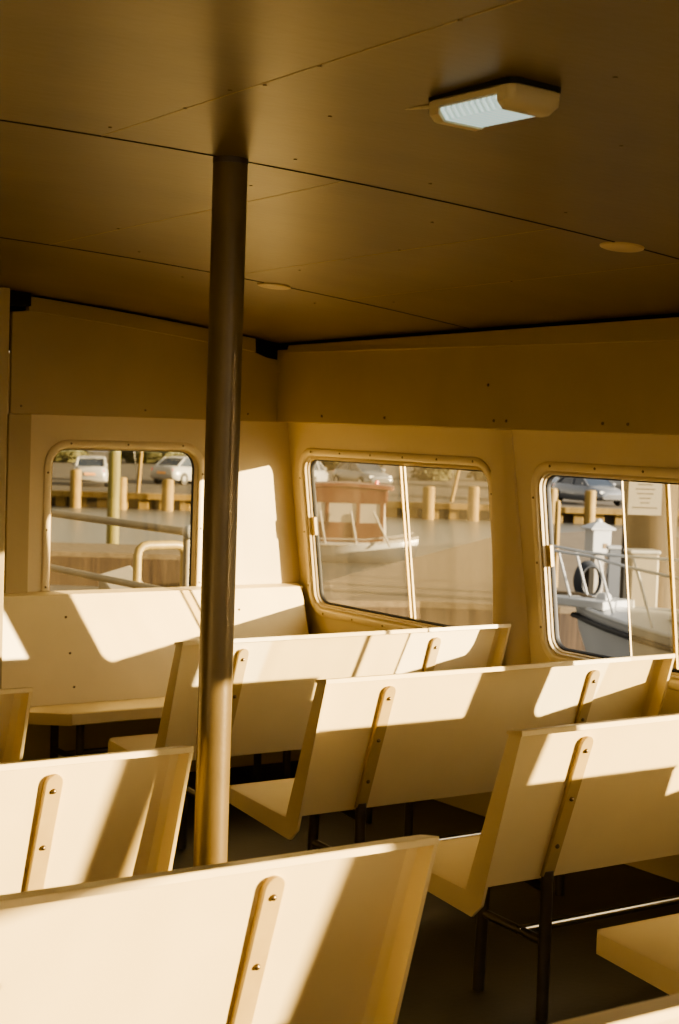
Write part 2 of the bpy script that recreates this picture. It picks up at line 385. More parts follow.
def side_window(idx, fn, wi, kind, screws):
    a0, a1 = WIN[wi]; mid = {0: 5.345, 1: 3.87, 3: .675}.get(wi, (a0+a1)/2)
    if kind == 'open':     # forward sliding pane pushed back: forward end stands open
        panes = [(4.075-.63, 4.075, .036, 'glass_mid', False), (a0+.012, mid+.02, .044, 'glass_clean', False)]
    elif kind == 'fixed':
        panes = [(a0+.012, a1-.012, .036, 'glass_mid', False)]
    else:
        panes = [(mid-.02, a1-.012, .036, 'glass_mid', False), (a0+.012, mid+.02, .044, 'glass_dusty' if idx == 2 else 'glass_mid', False)]
    o = window(idx, fn, a0, a1, .145, .824, .07, panes, screws)
    # slim meeting stile / pane edges
    def stile(y, w, d0, d1, m_, nm):
        MB().loft([[fn(y-w/2,b,d0),fn(y+w/2,b,d0),fn(y+w/2,b,d1),fn(y-w/2,b,d1)] for b in (.158,.815)]).build(nm, M[m_], o, bevel=.001)
    if kind == 'open':
        stile(4.075, .003, .034, .042, 'alu', 'pane_edge'); stile(mid+.0, .013, .041, .052, 'strap', 'meeting_stile')
    elif kind == 'post':
        stile(.585, .12, .034, .046, 'liner', 'meeting_stile')  # unseen wide post, added and sized for the shadow band it casts
    elif kind == 'shut':
        stile(mid-.022, .006, .033, .042, 'alu', 'pane_edge'); stile(mid+.018, .006, .042, .052, 'alu', 'meeting_stile')
    if screws:
        yy = a1-.02
        MB().loft([[fn(yy-.012,b,.014),fn(yy+.012,b,.014),fn(yy+.012,b,.03),fn(yy-.012,b,.03)] for b in (.42,.50)]).build('window_latch', M['strap'], o, bevel=.002)
    return o
side_window(2, fn_right, 0, 'shut', True)
w3 = side_window(3, fn_right, 1, 'open', True)
for i in (2,3,4): side_window(2+i, fn_right, i, ('fixed','post','fixed')[i-2], False)
for i in (3,4): side_window(4+i, fn_left, i, 'shut', False)

# ------------------------------------------------------------------ benches
def ucross(L, D):
    p = [(0,D),(0,.014),(.004,.004),(.014,0),(L-.014,0),(L-.004,.004),(L,.014),(L,D),(L-.009,D),(L-.009,.034),(L-.014,.018),(L-.03,.009),(.03,.009),(.014,.018),(.009,.034),(.009,D)]
    return p
def shell(L, stations):
    """stations: (F(y,z), B(y,z), inset)"""
    D = .05; loops = []
    for (F, B, ins) in stations:
        l = []
        for x, t in ucross(L, D):
            k = t/D; xx = ins + x*(L-2*ins)/L
            l.append((xx, F[0]+(B[0]-F[0])*k, F[1]+(B[1]-F[1])*k))
        loops.append(l)
    return MB().loft(loops)
def make_bench(label, L=1.383, back0=0, chamfer=.006, straps=(.262,1.077), legs=True, group=None):
    t = thing('bench', label, 'bench', group=group)
    b = shell(L, [((.055,.799),(0,.802),0), ((.19,.408),(.108,.424),0), ((.2,.378),(.128,.348),0)])
    # turned-over top lip
    b.loft([[(.0,y0,z0),(L,y0,z0),(L,y1,z1),(0,y1,z1)] for (y0,z0,y1,z1) in ((.001,.7935,.056,.7905),(.0,.7945,.057,.7915),(.0,.8065,.057,.797),(.0025,.808,.0545,.799))])
    if back0: b.v = [(back0+x*(L-back0)/L,y,z) for x,y,z in b.v]
    b.build('backrest', M['cream'], t, smooth=24)
    s = shell(L, [((.2,.378),(.128,.348),0), ((.215,.379),(.165,.313),0), ((.52-chamfer,.399),(.52-chamfer,.349),0), ((.52,.402),(.52,.355),chamfer)])
    c = chamfer
    s.loft([[(c+.0,.52,.402),(L-c,.52,.402),(L-c,.52,.355),(c,.52,.355)],[(c+.006,.526,.398),(L-c-.006,.526,.398),(L-c-.006,.526,.359),(c+.006,.526,.359)]])
    s.build('seat', M['cream'], t, smooth=35)
    def rear(z): return .055 + .145*(.799-z)/.421 - .0075      # rear face of the back skin
    if straps:
        for xs_ in straps:
            m_ = MB(); w = .021; prof = []
            zt, zb = .765, .380
            for i in range(9):
                a = PI*i/8; prof.append((-w*math.cos(a), zt-w+w*math.sin(a)))
            prof += [(w, zb),( -w, zb)]
            m_.loft([[(xs_+x, rear(z)-.001, z) for x,z in prof],[(xs_+x, rear(z)-.0135, z) for x,z in prof],[(xs_+x*.86, rear(z)-.0155, z-.001) for x,z in prof]])
            so = m_.build('back_strap', M['strap'], t, smooth=30)
            for zz in (.727,.595,.463):
                y = rear(zz)-.0155
                MB().lathe([(.0001,.007),(.003,.007),(.005,.005),(.0062,.003),(.0065,0),(.0001,0)], 12, T(xs_,y,zz) @ Matrix.Rotation(PI/2-.33,4,'X')).build('bolt', M['bolt'], so, smooth=50)
            # leg frame under each strap
            MB().tube([(xs_,.180,.392),(xs_,.180,.0)], .0165, 14).build('leg', M['leg'], t, smooth=40)
            MB().tube([(xs_,.425,.365),(xs_,.44,.0)], .0165, 14).build('leg', M['leg'], t, smooth=40)
            MB().tube([(xs_,.18,.205),(xs_,.43,.215)], .012, 12).build('side_brace', M['leg'], t, smooth=40)
            MB().tube([(xs_,.18,.345),(xs_,.43,.366)], .012, 12).build('seat_bearer', M['leg'], t, smooth=40)
        MB().tube([(straps[0]-.01,.275,.21),(straps[1]+.01,.275,.21)], .0125, 14).build('stretcher', M['chrome'], t, smooth=40)
    return t
RG = 'moulded benches in rows facing the bulkhead'
X_R, X_L = 2.567, .385
b0 = make_bench('cream bench farthest back in the right row, just below the corner window', group=RG)
b0.location = (X_R, 4.597, 0)
dup(b0, (X_R, 3.768, 0), 0, 'cream bench in the middle of the right row, whole back and L-shaped end visible')
dup(b0, (X_R, 2.932, 0), 0, 'cream bench at right with dark tube legs and shiny stretcher above the floor')
b4 = make_bench('cream bench at the bottom right of which only the seat corner shows', back0=.23, straps=(.33,1.077), group=RG)  # unseen back starts further right so the sun reaches the pole
b4.location = (X_R, 2.137, 0)
dup(b0, (X_L, 3.965, 0), 0, 'cream bench at far left edge, only the shaded end of its back showing')
dup(b0, (X_L, 3.105, 0), 0, 'cream bench just left of the pole foot, sunlit back with dark shadow at its end')
dup(b0, (X_L, 2.228, 0), 0, 'large cream bench back nearest the camera, filling the bottom left corner')
dup(b0, (X_L, 1.41, 0), 0, 'cream bench back cut off by the bottom right corner, only its top lip showing')
for y_, l_ in ((1.264,'cream bench directly behind the bench whose seat corner shows at bottom right'),(.43,'cream bench further aft beside the right wall, second behind the camera side'),(-.404,'cream bench nearest the stern end of the right row')):
    dup(b0, (X_R, y_, 0), 0, l_)
# wall bench facing the others, back against the bulkhead
wb = make_bench('long cream wall bench under the left window, facing the camera', L=1.50, chamfer=.165, straps=())
wb.location = (3.985, YF-.004, 0); wb.rotation_euler = (0,0,PI)
for xs_ in (.3, 1.25):
    MB().tube([(xs_,.2,.37),(xs_,.2,0)], .0165, 12).build('leg', M['leg'], wb, smooth=40)
    MB().tube([(xs_,.43,.38),(xs_,.43,0)], .0165, 12).build('leg', M['leg'], wb, smooth=40)
    MB().tube([(xs_,.2,.2),(xs_,.43,.2)], .012, 12).build('side_brace', M['leg'], wb, smooth=40)
MB().tube([(.3,.3,.2),(1.25,.3,.2)], .0125, 12).build('stretcher', M['leg'], wb, smooth=40)
for xs_ in (.345, 1.16):
    for zz in (.71,.57,.44):
        y = .055+.145*(.799-zz)/.421
        MB().lathe([(.0001,.003),(.004,.003),(.006,0),(.0001,-.001)], 8, T(xs_,y,zz) @ Matrix.Rotation(-PI/2-.33,4,'X')).build('bolt', M['bolt'], wb)

# ------------------------------------------------------------------ pole, lamp, covers
px_, py_ = 1.852, 3.162
pole = thing('support_pole', 'tall bronze brown steel pole from floor to ceiling beside the aisle', 'pole', (px_,py_,0))
zc = ceil(px_,py_)
MB().lathe([(.0385,0),(.0385,zc-.004)], 32).build('pole_tube', M['pole'], pole, smooth=40)
MB().lathe([(.07,0),(.07,.008),(.0395,.012),(.0395,.0)], 28).build('floor_flange', M['pole'], pole, smooth=40)
MB().lathe([(.0395,zc-.012),(.0395,zc+.002)], 28).build('ceiling_collar', M['leg'], pole, smooth=40)

lz = ceil(1.866, 2.275)
lamp = thing('ceiling_lamp', 'rectangular bulkhead lamp with ribbed glowing lens on the ceiling', 'lamp', (1.866,2.275,lz))
lamp.scale = (.94,.94,.94)
lamp.rotation_euler = (0,math.radians(1.9),0)
def rl(hx,hy,r,z): return [(x,y,z) for x,y in rrect(-hx,hx,-hy,hy,r,6)]
MB().loft([rl(.064,.130,.02,.002),rl(.064,.130,.02,-.008)]).build('gasket', M['rubber'], lamp, smooth=40)
MB().loft([rl(.060,.126,.022,-.008),rl(.063,.129,.022,-.012),rl(.062,.128,.022,-.022),rl(.056,.122,.02,-.026)]).build('base', M['lampbody'], lamp, smooth=40)
ln = MB(); N = 44; loops = []
for i in range(N+1):
    y = -.088+.176*i/N; q = .0022 if i % 2 else 0
    loops.append([(-.060+q,y,-.014),(-.058+q,y,-.030),(-.044+q,y,-.047+q),(.044-q,y,-.047+q),(.058-q,y,-.030),(.060-q,y,-.014)])
ln.loft(loops).build('lens', M['lens'], lamp)
for s in (-1,1):
    MB().loft([[(x*a,y_,z) for x,z in ((-.0615,-.010),(-.0605,-.036),(-.046,-.049),(.046,-.049),(.0605,-.036),(.0615,-.010))] if False else
               [(x*a, s*y_, -.010+(z+.010)*b_) for x,z in ((-.0615,-.010),(-.0605,-.036),(-.046,-.049),(.046,-.049),(.0605,-.036),(.0615,-.010))]
               for (a,b_,y_) in ((1.01,1.02,.086),(1.01,1.02,.108),(.96,.9,.120),(.86,.62,.1285))]).build('end_cap', M['lampbody'], lamp, smooth=40)
MB().tube([(-.02,.128,-.004),(-.018,.16,-.006),(-.03,.20,-.004),(-.034,.235,.0)], .004, 8).build('cable', M['lampbody'], lamp, smooth=40)
def cover(x, y, label):
    t = thing('ceiling_cover', label, 'cover', (x,y,ceil(x,y)))
    t.rotation_euler = (0, math.atan(2*.0238*(x-1.033)), 0)
    MB().lathe([(.0001,-.007),(.05,-.007),(.058,-.004),(.060,.002)], 28).build('disc', M['disc'], t, smooth=40)
cover(3.07, 3.185, 'round pale cover disc on the ceiling at the right')
cover(3.01, 4.82, 'round pale cover disc on the ceiling just right of the pole')

# ------------------------------------------------------------------ own foredeck rails (outside the bulkhead window)
fd = MB().box((XL, YF+.06, -.06), (4.35, 11.5, -.01)).build('trim_8', M['pier'], kind='structure')
rail = thing('deck_rail', 'grey painted deck rail with two bars running forward outside the left window', 'railing', (3.9,6.97,0))
MB().tube([(0,0,H-.55),(0,4.3,H-.57)], .021, 14).build('top_rail', M['rail'], rail, smooth=40)
MB().tube([(0,0,H-.86),(0,4.3,H-.88)], .019, 14).build('lower_rail', M['rail'], rail, smooth=40)
for y in (.0, 2.1, 4.25):
    MB().tube([(0,y,-.01),(0,y,H-.56)], .02, 14).build('post', M['rail'], rail, smooth=40)
MB().lathe([(.0001,-.036),(.022,-.032),(.034,-.016),(.036,0),(.034,.016),(.022,.032),(.0001,.036)], 16, T(0,-.02,H-.55)).build('end_cap', M['white'], rail, smooth=60)
hp_ = thing('hoop_rail', 'yellowish bent tube hoop rail on the foredeck outside the left window', 'railing', (3.96,7.6,0))
MB().tube([(0,0,-.01),(0,0,H-.72),(.008,0,H-.69),(.03,0,H-.672),(.06,0,H-.667),(.22,0,H-.667),(.25,0,H-.672),(.272,0,H-.69),(.28,0,H-.72),(.28,0,-.01)], .0235, 14).build('hoop', M['railyel'], hp_, smooth=50)
MB().lathe([(.06,-.01),(.06,.0),(.024,.004)], 16).build('foot_plate', M['railyel'], hp_, smooth=40)
MB().lathe([(.06,-.01),(.06,.0),(.024,.004)], 16, T(.28,0,0)).build('foot_plate', M['railyel'], hp_, smooth=40)
nb = thing('deck_locker', 'small white slanted deck box low outside the left window', 'box', (4.19,8.2,-.01))
MB().loft([[(-.12,-.1,0),(.12,-.1,0),(.12,.1,0),(-.12,.1,0)],[(-.11,-.1,.55),(.09,-.1,.60),(.09,.1,.70),(-.11,.1,.65)]]).build('body', M['offwhite'], nb, bevel=.01)
MB().box((-.12,-.105,.0),(.12,-.10,.06)).build('kick_strip', M['rail'], nb)

# ------------------------------------------------------------------ harbour
ZW, ZP, ZQ = -4.0, -3.2, -3.4            # levels relative to the eye: water, pier, quay
def W(z): return H + z
MB().box((-160,-120,W(ZW)-.5),(260,260,W(ZW))).build('ground', M['water'], kind='structure')
RW = RZ(-YAW)                             # axes: local x = across the view, local y = away
def EV(u, d, z): return Vector((_r.x*u + math.sin(YAW)*d, _r.y*u + math.cos(YAW)*d, H+z))
QD = 71.5
MQ = Matrix.Translation((0,0,H)) @ RW
MB().box((-70,QD+.4,ZW-.6),(70,175,ZQ)).build('quay', M['asphalt'], kind='structure').matrix_world = MQ
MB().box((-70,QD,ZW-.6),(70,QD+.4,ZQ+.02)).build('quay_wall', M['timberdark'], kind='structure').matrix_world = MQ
# far bank
hk = MB(); N = 60; random.seed(3)
hk.loft([[(-70+140*i/N,165,ZQ-1),(-70+140*i/N,165,ZQ+2.2+random.random()*1.0),(-70+140*i/N,172,ZQ+3.0+random.random()),(-70+140*i/N,178,ZQ-1)] for i in range(N+1)], mx=MQ)
hk.build('far_bank', M['hill'], kind='structure', smooth=60)
# cap rail and blocks
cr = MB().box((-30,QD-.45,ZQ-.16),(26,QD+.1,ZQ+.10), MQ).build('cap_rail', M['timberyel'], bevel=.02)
tag(cr, 'long sunlit yellow timber rail along the top of the far quay', 'rail')
blk = None
def in_view(u):
    x = 339.5+F_PX*u/QD
    return 40<x<205 or 305<x<500 or 540<x<630
u = -14.0
while u < 13.6:
    if in_view(u):
        if blk is None:
            blk = MB().box((-.22,-.18,-.62),(.22,0,-.17)).build('fender_block', M['timberyel'], bevel=.02)
            tag(blk, 'yellow timber block on the dark quay face below the rail', 'block', 'timber blocks along the far quay'); o = blk
        else:
            o = blk.copy(); COL.objects.link(o)
        o.location = EV(u, QD-.004, ZQ); o.rotation_euler = (0,0,-YAW)
    u += .905
def pile(px, py_top, z_top, d, r, label, m_='timberyel', cap=True, bot=ZW-.3, group=None):
    p = GD(px, py_top, d); zt = z_top if z_top is not None else p.z-H
    t = thing('mooring_pile', label, 'pile', (p.x,p.y,H+bot), 0, group)
    hh = zt-bot
    MB().lathe([(r*1.05,0),(r*1.02,hh*.4),(r,hh-.05),(r*.9,hh)], 18).build('shaft', M[m_], t, smooth=40)
    if cap: MB().lathe([(r*.9,hh-.001),(r*.86,hh+.02),(.0001,hh+.05)], 18).build('top', M[m_], t, smooth=40)
    return t
for (a,b,r,l) in ((76,470,.24,'short sunlit pile at the quay, leftmost behind the left window'),
                (122,478,.22,'thin sunlit pile at the quay just right of the tall green pile'),
                (168,480,.26,'sunlit pile at the quay below the white car on the right of the left window'),
                (429,487,.26,'sunlit pile at the quay, left one in the dusty right half of the corner window'),
                (474,487,.24,'sunlit pile at the quay, right one in the dusty right half of the corner window'),
                (375,492,.24,'sunlit pile at the quay behind the brown wheelhouse'),
                (552.5,489,.22,'sunlit pile at the quay at the left edge of the right-hand window'),
                (590.5,491,.24,'sunlit pile at the quay in front of the silver car')):
    pile(a,b,None,70.6,r,l)
pile(115, 440, None, 46, .17, 'tall green stained pile standing in the water behind the left window', 'greenpole')
pile(558, 502, None, 33.5, .055, 'slim tan stake standing on the pier left of the white power pedestal', 'timberyel', bot=ZP)
# masts
def mast(px, d, lean, label):
    p = GD(px, 486, d); t = thing('mast', label, 'mast', (p.x,p.y,W(ZQ)), -YAW)
    MB().tube([(0,0,0),(lean,0,4.2)], .09, 10, r2=.07).build('spar', M['timberyel'], t, smooth=40)
    MB().tube([(0,0,.02),(lean*.7-.5,0,2.9)], .03, 6).build('stay', M['offwhite'], t, smooth=40)
mast(138, 74, .25, 'leaning sunlit mast on the quay between the two cars at left')
mast(452, 75, .8, 'slanting pale mast on the quay behind the dusty pane')

# piers
def pier(name, poly, z0, fasc):
    P = [(p.x,p.y) for p in poly]
    o = MB().prism([(x,y,W(z0)-.12) for x,y in P], (0,0,.12)).build(name, M['pier'], kind='structure')
    c = Vector((sum(x for x,_ in P)/len(P), sum(y for _,y in P)/len(P), 0))
    f = MB(); n_ = len(P)
    q = [(c.x+(x-c.x)*.997, c.y+(y-c.y)*.997) for x,y in P]
    f.prism([(x,y,W(ZW)-.3) for x,y in q], (0,0,W(z0)-.12-W(ZW)+.3)).build('fascia', M['pierface'], o)
    return o
pier('pier', [G(270,600,ZP),G(420,601,ZP),G(560,607,ZP),G(760,611,ZP),G(770,560,ZP),G(640,528,ZP),G(496,536,ZP),G(330,580,ZP),G(270,592,ZP)], ZP, 0)
pier('pier_float', [G(20,550,ZP),G(215,556,ZP),G(215,547,ZP),G(20,541,ZP)], ZP, 0)

# ------------------------------------------------------------------ cars
def make_car(name, label, loc, rz, paint, rear_plate=True):
    t = thing(name, label, 'car', loc, rz)          # local +x = nose
    P = M[paint]
    st = [(-2.18,.55,.62,.42,.80),(-2.10,.66,.74,.30,.93),(-1.75,.78,.84,.22,.98),(-1.2,.80,.88,.20,.97),(0,.80,.89,.18,.93),(.9,.80,.88,.20,.92),(1.35,.78,.86,.22,.84),(1.9,.70,.80,.26,.74),(2.14,.58,.70,.34,.64),(2.22,.48,.60,.42,.56)]
    lo = []
    for x,wt,wm,zb,zt in st:
        zm = zb+(zt-zb)*.55
        lo.append([(x,-wm*.92,zb),(x,-wm,zb+.06),(x,-wm,zm),(x,-wt*.97,zt-.05),(x,-wt*.82,zt),(x,0,zt+.02),(x,wt*.82,zt),(x,wt*.97,zt-.05),(x,wm,zm),(x,wm,zb+.06),(x,wm*.92,zb)])
    MB().loft(lo).build('body', P, t, smooth=50)
    g = MB(); gs = [(-1.72,.68,.66,.96),(-1.05,.72,.60,1.36),(-.3,.74,.60,1.42),(.25,.74,.59,1.39),(1.08,.70,.64,.93)]
    g.loft([[(x,-wb,.90),(x,-wb*.98,.93),(x,-wt,zt-.02 if zt>1 else zt),(x,-wt*.8,zt),(x,wt*.8,zt),(x,wt,zt-.02 if zt>1 else zt),(x,wb*.98,.93),(x,wb,.90)] for x,wb,wt,zt in gs])
    g.build('windows', M['carglass'], t, smooth=25)
    rf = MB(); rf.loft([[(x,-w_,z-.03),(x,-w_*.8,z+.015),(x,w_*.8,z+.015),(x,w_,z-.03)] for x,w_,z in ((-1.12,.60,1.345),(-.9,.615,1.40),(-.3,.62,1.43),(.2,.61,1.405),(.36,.59,1.345))])
    rf.build('roof', P, t, smooth=40)
    for s in (-1,1):
        pl = MB()
        pl.tube([(1.08,s*.72,.92),(.30,s*.605,1.37)], .035, 6); pl.tube([(-.25,s*.75,.93),(-.28,s*.625,1.40)], .04, 6); pl.tube([(-1.72,s*.69,.95),(-1.06,s*.615,1.36)], .06, 6)
        pl.build('pillar', P, t, smooth=40)
        for x in (-1.38,1.36):
            w_ = MB().lathe([(.20,-.10),(.31,-.10),(.325,-.06),(.325,.06),(.31,.10),(.20,.10)], 22, T(x,s*.79,.325) @ Matrix.Rotation(PI/2,4,'X')).build('wheel', M['tyre'], t, smooth=40)
            MB().lathe([(.0001,-.105),(.07,-.108),(.19,-.095),(.205,-.07),(.205,.07),(.19,.095),(.07,.108),(.0001,.105)], 18, T(x,s*.79,.325) @ Matrix.Rotation(PI/2,4,'X')).build('rim', M['rim'], w_, smooth=40)
        MB().loft([[(2.06+a,s*.44,.57),(2.02+a,s*.66,.59),(1.98+a,s*.66,.69),(2.04+a,s*.46,.67)] for a in (0,.07)]).build('headlight', M['headlight'], t)
        MB().loft([[(-2.12+a,s*.46,.70),(-2.08+a,s*.68,.70),(-2.06+a,s*.68,.84),(-2.10+a,s*.48,.84)] for a in (0,-.05)]).build('taillight', M['redlight'], t)
        MB().box((.72,s*.80-.06,.93),(.84,s*.80+.10*s+.06,1.04)).build('mirror', P, t, bevel=.02)
    MB().box((2.19,-.42,.47),(2.235,.42,.55)).build('grille', M['rubber'], t)
    MB().box((2.08,-.60,.33),(2.20,.60,.41)).build('bumper_inset', M['rubber'], t)
    MB().box((-2.215,-.26,.56),(-2.17,.26,.68)).build('number_plate', M['plate'], t)
    return t
def car_at(px, py, rz, label, paint, name='car'):
    p = G(px, py, ZQ); return make_car(name, label, (p.x,p.y,W(ZQ)), -YAW+rz, paint)
car_at(588, 504, math.radians(-66), 'silver sedan parked on the quay behind the right-hand window, nose to the right', 'carsilver')
car_at(538, 490, math.radians(-80), 'dark car parked on the quay left of the silver sedan', 'cardark')
car_at(632, 494, math.radians(-40), 'white car mostly hidden behind the piling with the notice', 'carwhite')
car_at(91, 485, math.radians(97), 'white car seen from behind with an orange plate, behind the left window', 'carwhite')
car_at(186, 484, math.radians(60), 'white car half cut off by the right edge of the left window', 'carwhite')
car_at(306, 487, math.radians(75), 'white car at the left edge of the corner window', 'carwhite')
car_at(362, 487, math.radians(-62), 'silver car parked behind the brown wheelhouse', 'carsilver')
# bushes at the back of the car park
def bush(px, d, s, label):
    p = EV((px-339.5)/F_PX*d, d, ZQ); t = thing('bush', label, 'bush', (p.x,p.y,p.z))
    m_ = MB(); random.seed(px)
    for i in range(260):
        a = random.random()*2*PI; e = math.acos(1-1.0*random.random()); r = s*(.75+.3*random.random())
        c = Vector((math.cos(a)*math.sin(e)*r*1.5, math.sin(a)*math.sin(e)*r*1.5, math.cos(e)*r*1.1+.2))
        rot = Matrix.Rotation(random.random()*6.3,4,(random.random()-.5,random.random()-.5,random.random()+.01))
        m_.add([c+(rot@Vector(v))*s*.16 for v in ((-1,0,0),(0,-.6,.1),(1,0,0),(0,.6,.1))],[(0,1,2,3)])
    m_.lathe([(.0001,.0),(s*1.0,.05),(s*1.15,s*.45),(s*.7,s*.85),(.0001,s*1.0)],14)
    m_.build('foliage', M['leaf'], t)
    MB().tube([(0,0,-.1),(0,0,s*.5)], .12, 8).build('trunk', M['piling'], t, smooth=40)
for px,d,s,l in ((60,118,1.6,'olive bush behind the cars, at the left of the left window'),(150,122,1.9,'olive bush behind the cars, at the right of the left window'),(345,120,1.7,'olive bush behind the car park, left in the corner window'),(432,104,1.0,'yellow green bush on the quay behind the dusty pane, left of two'),(490,106,1.1,'yellow green bush on the quay behind the dusty pane, right of two'),(560,120,1.4,'dim bush behind the silver sedan'),(645,118,1.5,'dim bush beyond the piling with the notice')):
    bush(px,d,s,l)

# ------------------------------------------------------------------ small boat with the brown wheelhouse (corner window)
def hull(LN, BW, sheer, m_, parent, keel=-.3, flare=.8, n=16):
    lo = []
    for i in range(n+1):
        k = i/n; x = LN*k
        w = BW*(1-max(0,(k-.35)/.65)**2.2) if k > .35 else BW*(.9+.1*k/.35)
        w = max(w,.02); zs = sheer + .30*sheer*max(0,k-.3)**1.5
        x2 = x - .35*(1-flare)*0
        lo.append([(x,-w,zs),(x*.985,-w*flare,zs*.45),(x*.95,-w*flare*.72,keel*.3),(x*.93,0,keel),(x*.95,w*flare*.72,keel*.3),(x*.985,w*flare,zs*.45),(x,w,zs),(x,w*.93,zs+.04),(x,0,zs+.07),(x,-w*.93,zs+.04)])
    o = MB().loft(lo).build('hull', m_, parent, smooth=40)
    return o, lo
p = G(300, 559, ZW)
bt = thing('motorboat', 'white motorboat with a brown wheelhouse lying at the pier behind the corner window', 'boat', (p.x,p.y,W(ZW)), -YAW-.06)
hull(3.45, 1.05, .55, M['white'], bt)
MB().tube([(0,-1.0,.52),(1.2,-1.06,.54),(2.4,-.80,.62),(3.1,-.42,.70),(3.44,0,.76)], .035, 8).build('rub_rail', M['offwhite'], bt, smooth=40)
wh = thing('wheelhouse', '', '') ; 
for k_ in ('label','category'): del wh[k_]
wh.parent = bt; wh.location = (1.35,0,.55)
def wside(y):
    m_ = MB()
    m_.box((-1.4,y-.03,0),(1.1,y+.03,.62)); m_.box((-1.4,y-.03,1.18),(1.15,y+.03,1.62))
    for x in (-1.4,-.55,.35,1.04): m_.box((x-.06,y-.03,.6),(x+.06,y+.03,1.2))
    return m_
for s in (-1,1):
    wside(s*.72).build('cabin_side', M['mahog'], wh, bevel=.01)
    MB().box((-1.38,s*.72-.008,.62),(1.02,s*.72+.008,1.18)).build('cabin_window', M['canvas'], wh)
MB().loft([[(x,-.80,z),(x,.80,z),(x,.70,z+.10),(x,-.70,z+.10)] for x,z in ((-1.5,1.60),(0,1.66),(1.2,1.60),(1.32,1.56))]).build('roof', M['mahog'], wh, smooth=40)
MB().loft([[(1.08,-.72,0),(1.14,-.72,0),(1.14,.72,0),(1.08,.72,0)],[(.98,-.72,1.6),(1.04,-.72,1.6),(1.04,.72,1.6),(.98,.72,1.6)]]).build('windscreen', M['canvas'], wh)
MB().lathe([(.0001,.10),(.05,.09),(.06,.0)],10,T(.85,-.5,1.75)).build('red_lamp', M['redlight'], wh)
for x0,x1 in ((-.75,-.55),(.15,.35),(.8,1.3)):
    MB().tube([(x0,-.86,.95),(x1,-.98,-.02)], .03, 8).build('brace_tube', M['offwhite'], wh, smooth=40)
MB().tube([(-1.0,-1.0,.14),(.6,-.98,.16),(1.55,-.70,.28),(1.95,-.3,.36)], .018, 8).build('toe_rail', M['offwhite'], wh, smooth=40)
MB().loft([rl(.32,.25,.08,.08),rl(.30,.23,.08,.16),rl(.2,.15,.06,.20)], mx=T(1.55,0,0)).build('hatch', M['offwhite'], wh, smooth=40)

# ------------------------------------------------------------------ white yacht bow (right-hand window)
bow = GD(577, 606, 19.0); zd = bow.z - W(ZW)
yt = thing('yacht', 'white yacht bow with steel pulpit rails close outside the right-hand window', 'boat')
ax = (_r*1.0 + Vector((math.sin(YAW),math.cos(YAW),0))*-1.05).normalized()
ang = math.atan2(ax.y, ax.x)             # from bow towards stern
yt.location = (bow.x, bow.y, W(ZW)); yt.rotation_euler = (0,0,ang)
def beam(s): return 1.55*(1-(1-min(s/4.6,1))**2.3)
def shr(s): return zd - .05*s*0.5
lo = []; dk = []
for i in range(23):
    s = .0 if i == 0 else 6.5*(i/22)**1.3
    w = max(.03, beam(s)); z = shr(s); k = min(1, s/3)
    lo.append([(s,-w,z),(s+.06*(1-k),-w*.93,z-.25),(s+.45*(1-k*.6),-w*.72,z*.45),(s+.9*(1-k*.7),-w*.5,.05),(s+1.1*(1-k*.7),0,-.4),(s+.9*(1-k*.7),w*.5,.05),(s+.45*(1-k*.6),w*.72,z*.45),(s+.06*(1-k),w*.93,z-.25),(s,w,z)])
    dk.append([(s,-w,z),(s,-w*.5,z+.05),(s,0,z+.07),(s,w*.5,z+.05),(s,w,z)])
h_ = MB().loft(lo, closed=False); h_.build('hull', M['white'], yt, smooth=50)
MB().loft(dk, closed=False).build('foredeck', M['white'], yt, smooth=50)
S_ = [0,.08,.25,.5,.9,1.4,2,2.8,3.8,5,6.4]
def edge(side, off, dz, smin=0): return [(s+(.0 if s else -off*.6), side*(max(.03,beam(s))+off), shr(s)+dz) for s in S_ if s >= smin]
MB().tube(list(reversed(edge(-1,.02,-.10)))+edge(1,.02,-.10), .032, 10).build('rub_rail', M['rubber'], yt, smooth=50)
MB().tube(list(reversed(edge(-1,-.01,.02)))+edge(1,-.01,.02), .03, 8).build('toe_rail', M['white'], yt, smooth=50)
# pulpit platform pushing forward of the bow
MB().loft([[(-1.0,-.16,zd+.02),(-1.0,.16,zd+.02),(-1.0,.16,zd+.10),(-1.0,-.16,zd+.10)],[(.6,-.3,zd+.02),(.6,.3,zd+.02),(.6,.3,zd+.12),(.6,-.3,zd+.12)]]).build('pulpit_platform', M['white'], yt, bevel=.015)
def rl_at(side, s, hgt, inn=.10): 
    w = max(.10, beam(max(s,0))-inn) if s > 0 else .16
    return Vector((s-.12*hgt, side*w, shr(max(s,0))+hgt))
for side in (-1,1):
    top = [rl_at(side,s,.62 if s > -.2 else .66) for s in (-1.0,-.5,0,.4,.9,1.5,2.2,3.0,4.2,5.5)]
    MB().tube(top, .017, 8).build('rail', M['chrome'] if False else M['white'], yt, smooth=50)
    for s in (-.75,-.1,.6,1.5,2.6,3.8,5.2):
        a = rl_at(side,s,.62); b = rl_at(side,s,.02); b.x += .16
        MB().tube([a,b], .014, 8).build('stanchion', M['white'], yt, smooth=50)
MB().tube([rl_at(-1,-1.0,.66),Vector((-1.14,0,zd+.67)),rl_at(1,-1.0,.66)], .017, 8).build('rail', M['white'], yt, smooth=50)
